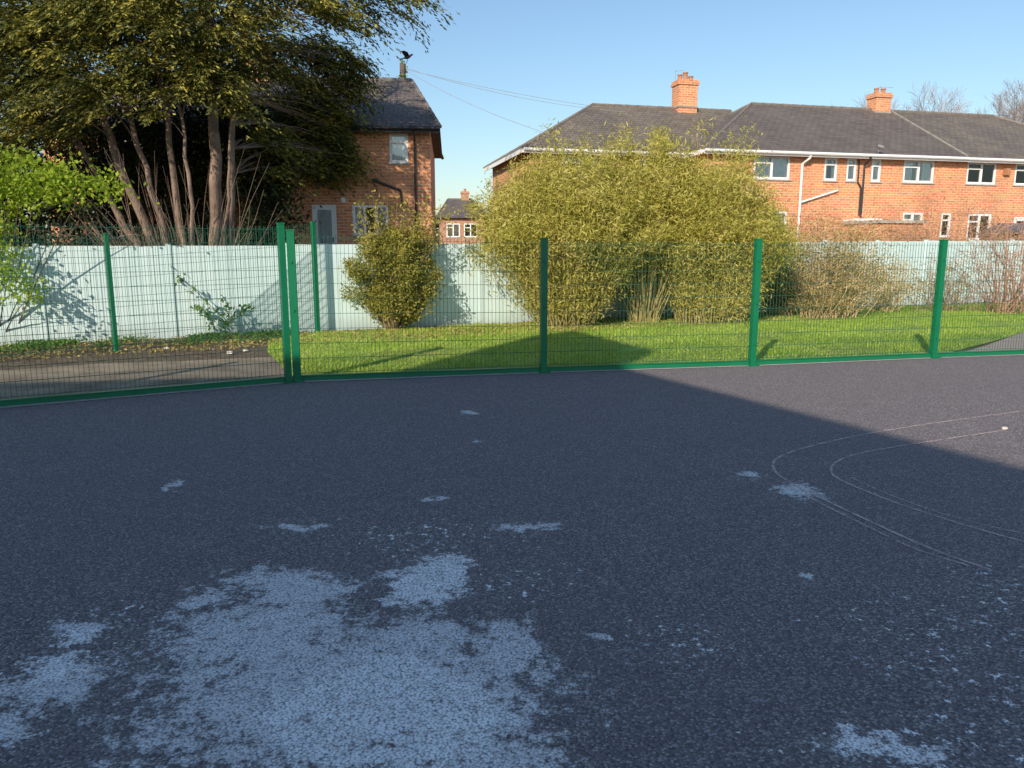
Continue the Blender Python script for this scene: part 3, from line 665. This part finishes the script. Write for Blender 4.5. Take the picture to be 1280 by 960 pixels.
def twigshrub(label,loc,n,H,Rx,mats,leafn=0,r=.008,side=4,base=.18,lm='dry'):
    e=thing('bare_shrub',label,'shrub',loc,group='bare twiggy shrubs near the wall')
    q=MB(); P=[]
    for i in range(n):
        a=random.uniform(0,6.283); rr=math.sqrt(random.random()); h=H*random.uniform(.45,1)*(1-.45*rr*rr)
        p1=(math.cos(a)*Rx*rr,math.sin(a)*Rx*.6*rr,h); ba=random.uniform(0,6.283); br_=base*Rx*random.random()
        p0=(p1[0]*base+math.cos(ba)*br_,p1[1]*base+math.sin(ba)*br_*.5,0)
        pts=curve(p0,p1,(random.uniform(-.25,.25),random.uniform(-.25,.25),.3*random.random()),6)
        q.tube(pts,[r,r*.9,r*.75,r*.6,r*.45,r*.2],3,cap=False)
        for k in range(side):
            t=random.randint(1,5); s=pts[t]; d_=Vector((random.gauss(0,1),random.gauss(0,.7),random.uniform(-.5,1))).normalized()*random.uniform(.15,.5)*H/2
            m_=s+d_*.5+Vector((0,0,.04)); q.tube([s,m_,s+d_],[r*.5,r*.35,r*.15],3,cap=False); P+= [tuple(m_),tuple(s+d_)]
    q.obj('branches',mats,e,uv=False)
    if leafn:
        P=np.repeat(np.array(P),leafn,0); P=P+R.normal(size=P.shape)*.07; P=P[P[:,2]>.03]; V,F=leaves(P,.08,.026); np_obj('dry_leaves',V,F,lm,e)
    return e
twigshrub('dry straw coloured tangled shrub on the lawn',(8.0,19.2,0),220,2.5,1.6,'straw',5,.010,6,.35)
twigshrub('leafy olive shrub tangled beside dry shrub',(7.0,19.7,0),80,2.2,.8,'twig',7,.007,5,.4,'bushleaf')
twigshrub('low dry shrub against the painted wall',(10.2,20.9,0),70,1.7,.9,'straw',3,.008,5,.4)
twigshrub('bare reddish shrub with long thin branches by path',(13.6,20.8,0),90,3.3,2.3,'twigred',0,.013,7,.3)
twigshrub('bare brown shrub beside the path',(11.8,21.2,0),60,1.7,1.2,'twig',2,.009,6,.5)
for (x,y,h,r_) in [(9.2,24.0,2.9,1.8),(11.6,25.0,2.8,2.0),(14.5,26.0,3.1,2.2),(17.5,26.6,2.7,1.8)]:
    twigshrub('bare reddish shrub behind the painted wall',(x,y,.35),130,h,r_,'twigred',2,.012,9,.4)
twigshrub('thin dead shoots behind the painted wall',(-9.0,16.2,0.1),60,2.7,1.6,'twig',0,.010,4)
e=thing('climbing_weed','thin green climbing weed on the painted wall','plant',(-6.0,14.75,0))
q=MB(); P=[]
for (a,c) in [((.6,0,.0),(-.6,-.1,1.35)),((.4,0,.1),(.5,-.1,.75)),((.4,0,.3),(.95,-.1,.6)),((.2,0,.2),(-.1,-.1,.6))]:
    pts=curve(a,c,(.1,-.03,.05),7); q.tube(pts,.008,4,cap=False)
    for p in pts:
        for k in range(10): P.append((p.x+random.gauss(0,.06),p.y-.04+random.gauss(0,.03),max(.02,p.z+random.gauss(0,.05))))
q.obj('stems','twigdark',e,uv=False); V,F=leaves(np.array(P),.09,.05); np_obj('leaves',V,F,'weed',e)

def baretree(label,loc,H,seed):
    rg=random.Random(seed); e=thing('bare_tree',label,'tree',loc,group='bare trees behind the houses'); q=MB(); tw=MB()
    def br(p,d,l,r,dep):
        m1=p+d*l*.5+Vector((rg.gauss(0,.05),rg.gauss(0,.05),0))*l; p1=p+d*l
        (q if dep<2 else tw).tube([p,m1,p1],[r,r*.8,r*.6],6 if dep<2 else 3,cap=False)
        if dep>=7: return
        for k in range(3):
            nd=(d+Vector((rg.gauss(0,.42),rg.gauss(0,.42),rg.gauss(.10,.25)))).normalized()
            br(p1 if k else m1.lerp(p1,.5),nd,l*rg.uniform(.66,.80),max(r*.55,.007),dep+1)
    br(Vector((0,0,0)),Vector((0,0,1)),H*.25,H*.015,0)
    q.obj('trunk','twiggrey',e,uv=False); tw.obj('crown','twiggrey',e,uv=False)
baretree('bare winter tree rising behind terrace roof',(20.8,44,0),12.8,1)
baretree('bare winter tree rising behind terrace roof',(29.5,46,0),13.2,2)
baretree('bare winter tree rising behind terrace roof',(33,48,0),13.6,4)
baretree('bare winter tree rising behind terrace roof',(23.5,48,0),12.6,6)
P=[]
for k in range(260):
    a=random.uniform(-1.1,1.1); r_=random.uniform(110,150); c=np.array([math.sin(a)*r_,math.cos(a)*r_,random.uniform(1,5.5)])
    P.append(c+R.normal(size=(60,3))*np.array([2.2,2.2,1.4]))
V,F=leaves(np.concatenate(P),1.1,.7); o=np_obj('distant_woodland',V,F,'coniferdark'); o['kind']='stuff'; o['label']='far dark line of trees on the horizon'; o['category']='trees'

# ------------------------------------------------------------ school building behind the viewer (casts the big shadow)
EL=math.radians(27); TE=math.tan(EL)
H2=18.1*TE; H1=16.04*TE
e=thing('school_building','red brick school building beside the tarmac court','building',(-5.03,-3.94,0))
f1=Vector((.423,-.906,0))
def prism(q,pts,z0,z1):
    n=len(pts)
    for i in range(n):
        a=pts[i];c=pts[(i+1)%n]; q.poly([(a.x,a.y,z0),(c.x,c.y,z0),(c.x,c.y,z1),(a.x,a.y,z1)])
    q.poly([(p.x,p.y,z1) for p in pts])
O=Vector((0,0,0)); T1=Vector((-1.09,3.27,0)); T2=Vector((-2.0,2.3,0)); T3=Vector((-1.6,-.8,0))
poly2=[O,T1,T2,T3]
m1=Vector((0,.08,0))
poly1=[m1,f1*12,f1*12+Vector((-13,-3,0)),Vector((-14.5,-2.2,0))]
q=MB(); prism(q,poly2,0,H2-.14); prism(q,poly1,0,H1-.12); q.obj('wall','brick2',e)
q=MB(); 
for pp,h in ((poly2,H2),(poly1,H1)):
    cen=sum(pp,Vector())/len(pp); prism(q,[p+(p-cen).normalized()*.03 for p in pp],h-.13,h)
q.obj('roof','felt',e)
ee=(T1-O).normalized(); nn=Vector((-ee.y,ee.x,0))
for z0 in (1.0,4.3):
    z1=z0+1.3
    a=ee*.9-nn*.03; c=a+ee*1.6
    q=MB()
    for (s,t,l,h) in ((0,1,z0,z0+.07),(0,1,z1-.07,z1),(0,.04,z0+.07,z1-.07),(.96,1,z0+.07,z1-.07),(.48,.52,z0+.07,z1-.07)):
        prism(q,[a.lerp(c,s),a.lerp(c,t),a.lerp(c,t)-nn*.04,a.lerp(c,s)-nn*.04],l,h)
    w=q.obj('window','upvc',e); q=MB(); q.poly([(a.x,a.y,z0),(c.x,c.y,z0),(c.x,c.y,z1),(a.x,a.y,z1)]); q.obj('window_pane','glass',w)

# ------------------------------------------------------------ light, world, camera
sd=Vector((.41*math.cos(EL)/.998,.91*math.cos(EL)/.998,-math.sin(EL)))
l=bpy.data.lights.new('sun','SUN'); l.energy=5.0; l.angle=math.radians(.5); l.color=(1,.88,.73)
o=bpy.data.objects.new('sun',l); o.rotation_euler=sd.to_track_quat('-Z','Y').to_euler(); o.location=(-10,-20,20); COL.objects.link(o)
w=bpy.data.worlds.new('World'); S.world=w; w.use_nodes=True; nt=w.node_tree
sk=nt.nodes.new('ShaderNodeTexSky'); sk.sky_type='NISHITA'; sk.sun_disc=False; sk.sun_elevation=EL; sk.sun_rotation=math.radians(204.3)
sk.air_density=1.35; sk.dust_density=.7; sk.ozone_density=4.5
nt.links.new(sk.outputs[0],nt.nodes['Background'].inputs[0]); nt.nodes['Background'].inputs[1].default_value=.15
cam=bpy.data.cameras.new('camera'); cam.sensor_width=36; cam.lens=950/1280*36; cam.clip_end=2000; cam.clip_start=.05
o=bpy.data.objects.new('camera',cam); o.location=(0,0,1.65); o.rotation_euler=(math.radians(90-9.91),0,0); COL.objects.link(o); S.camera=o
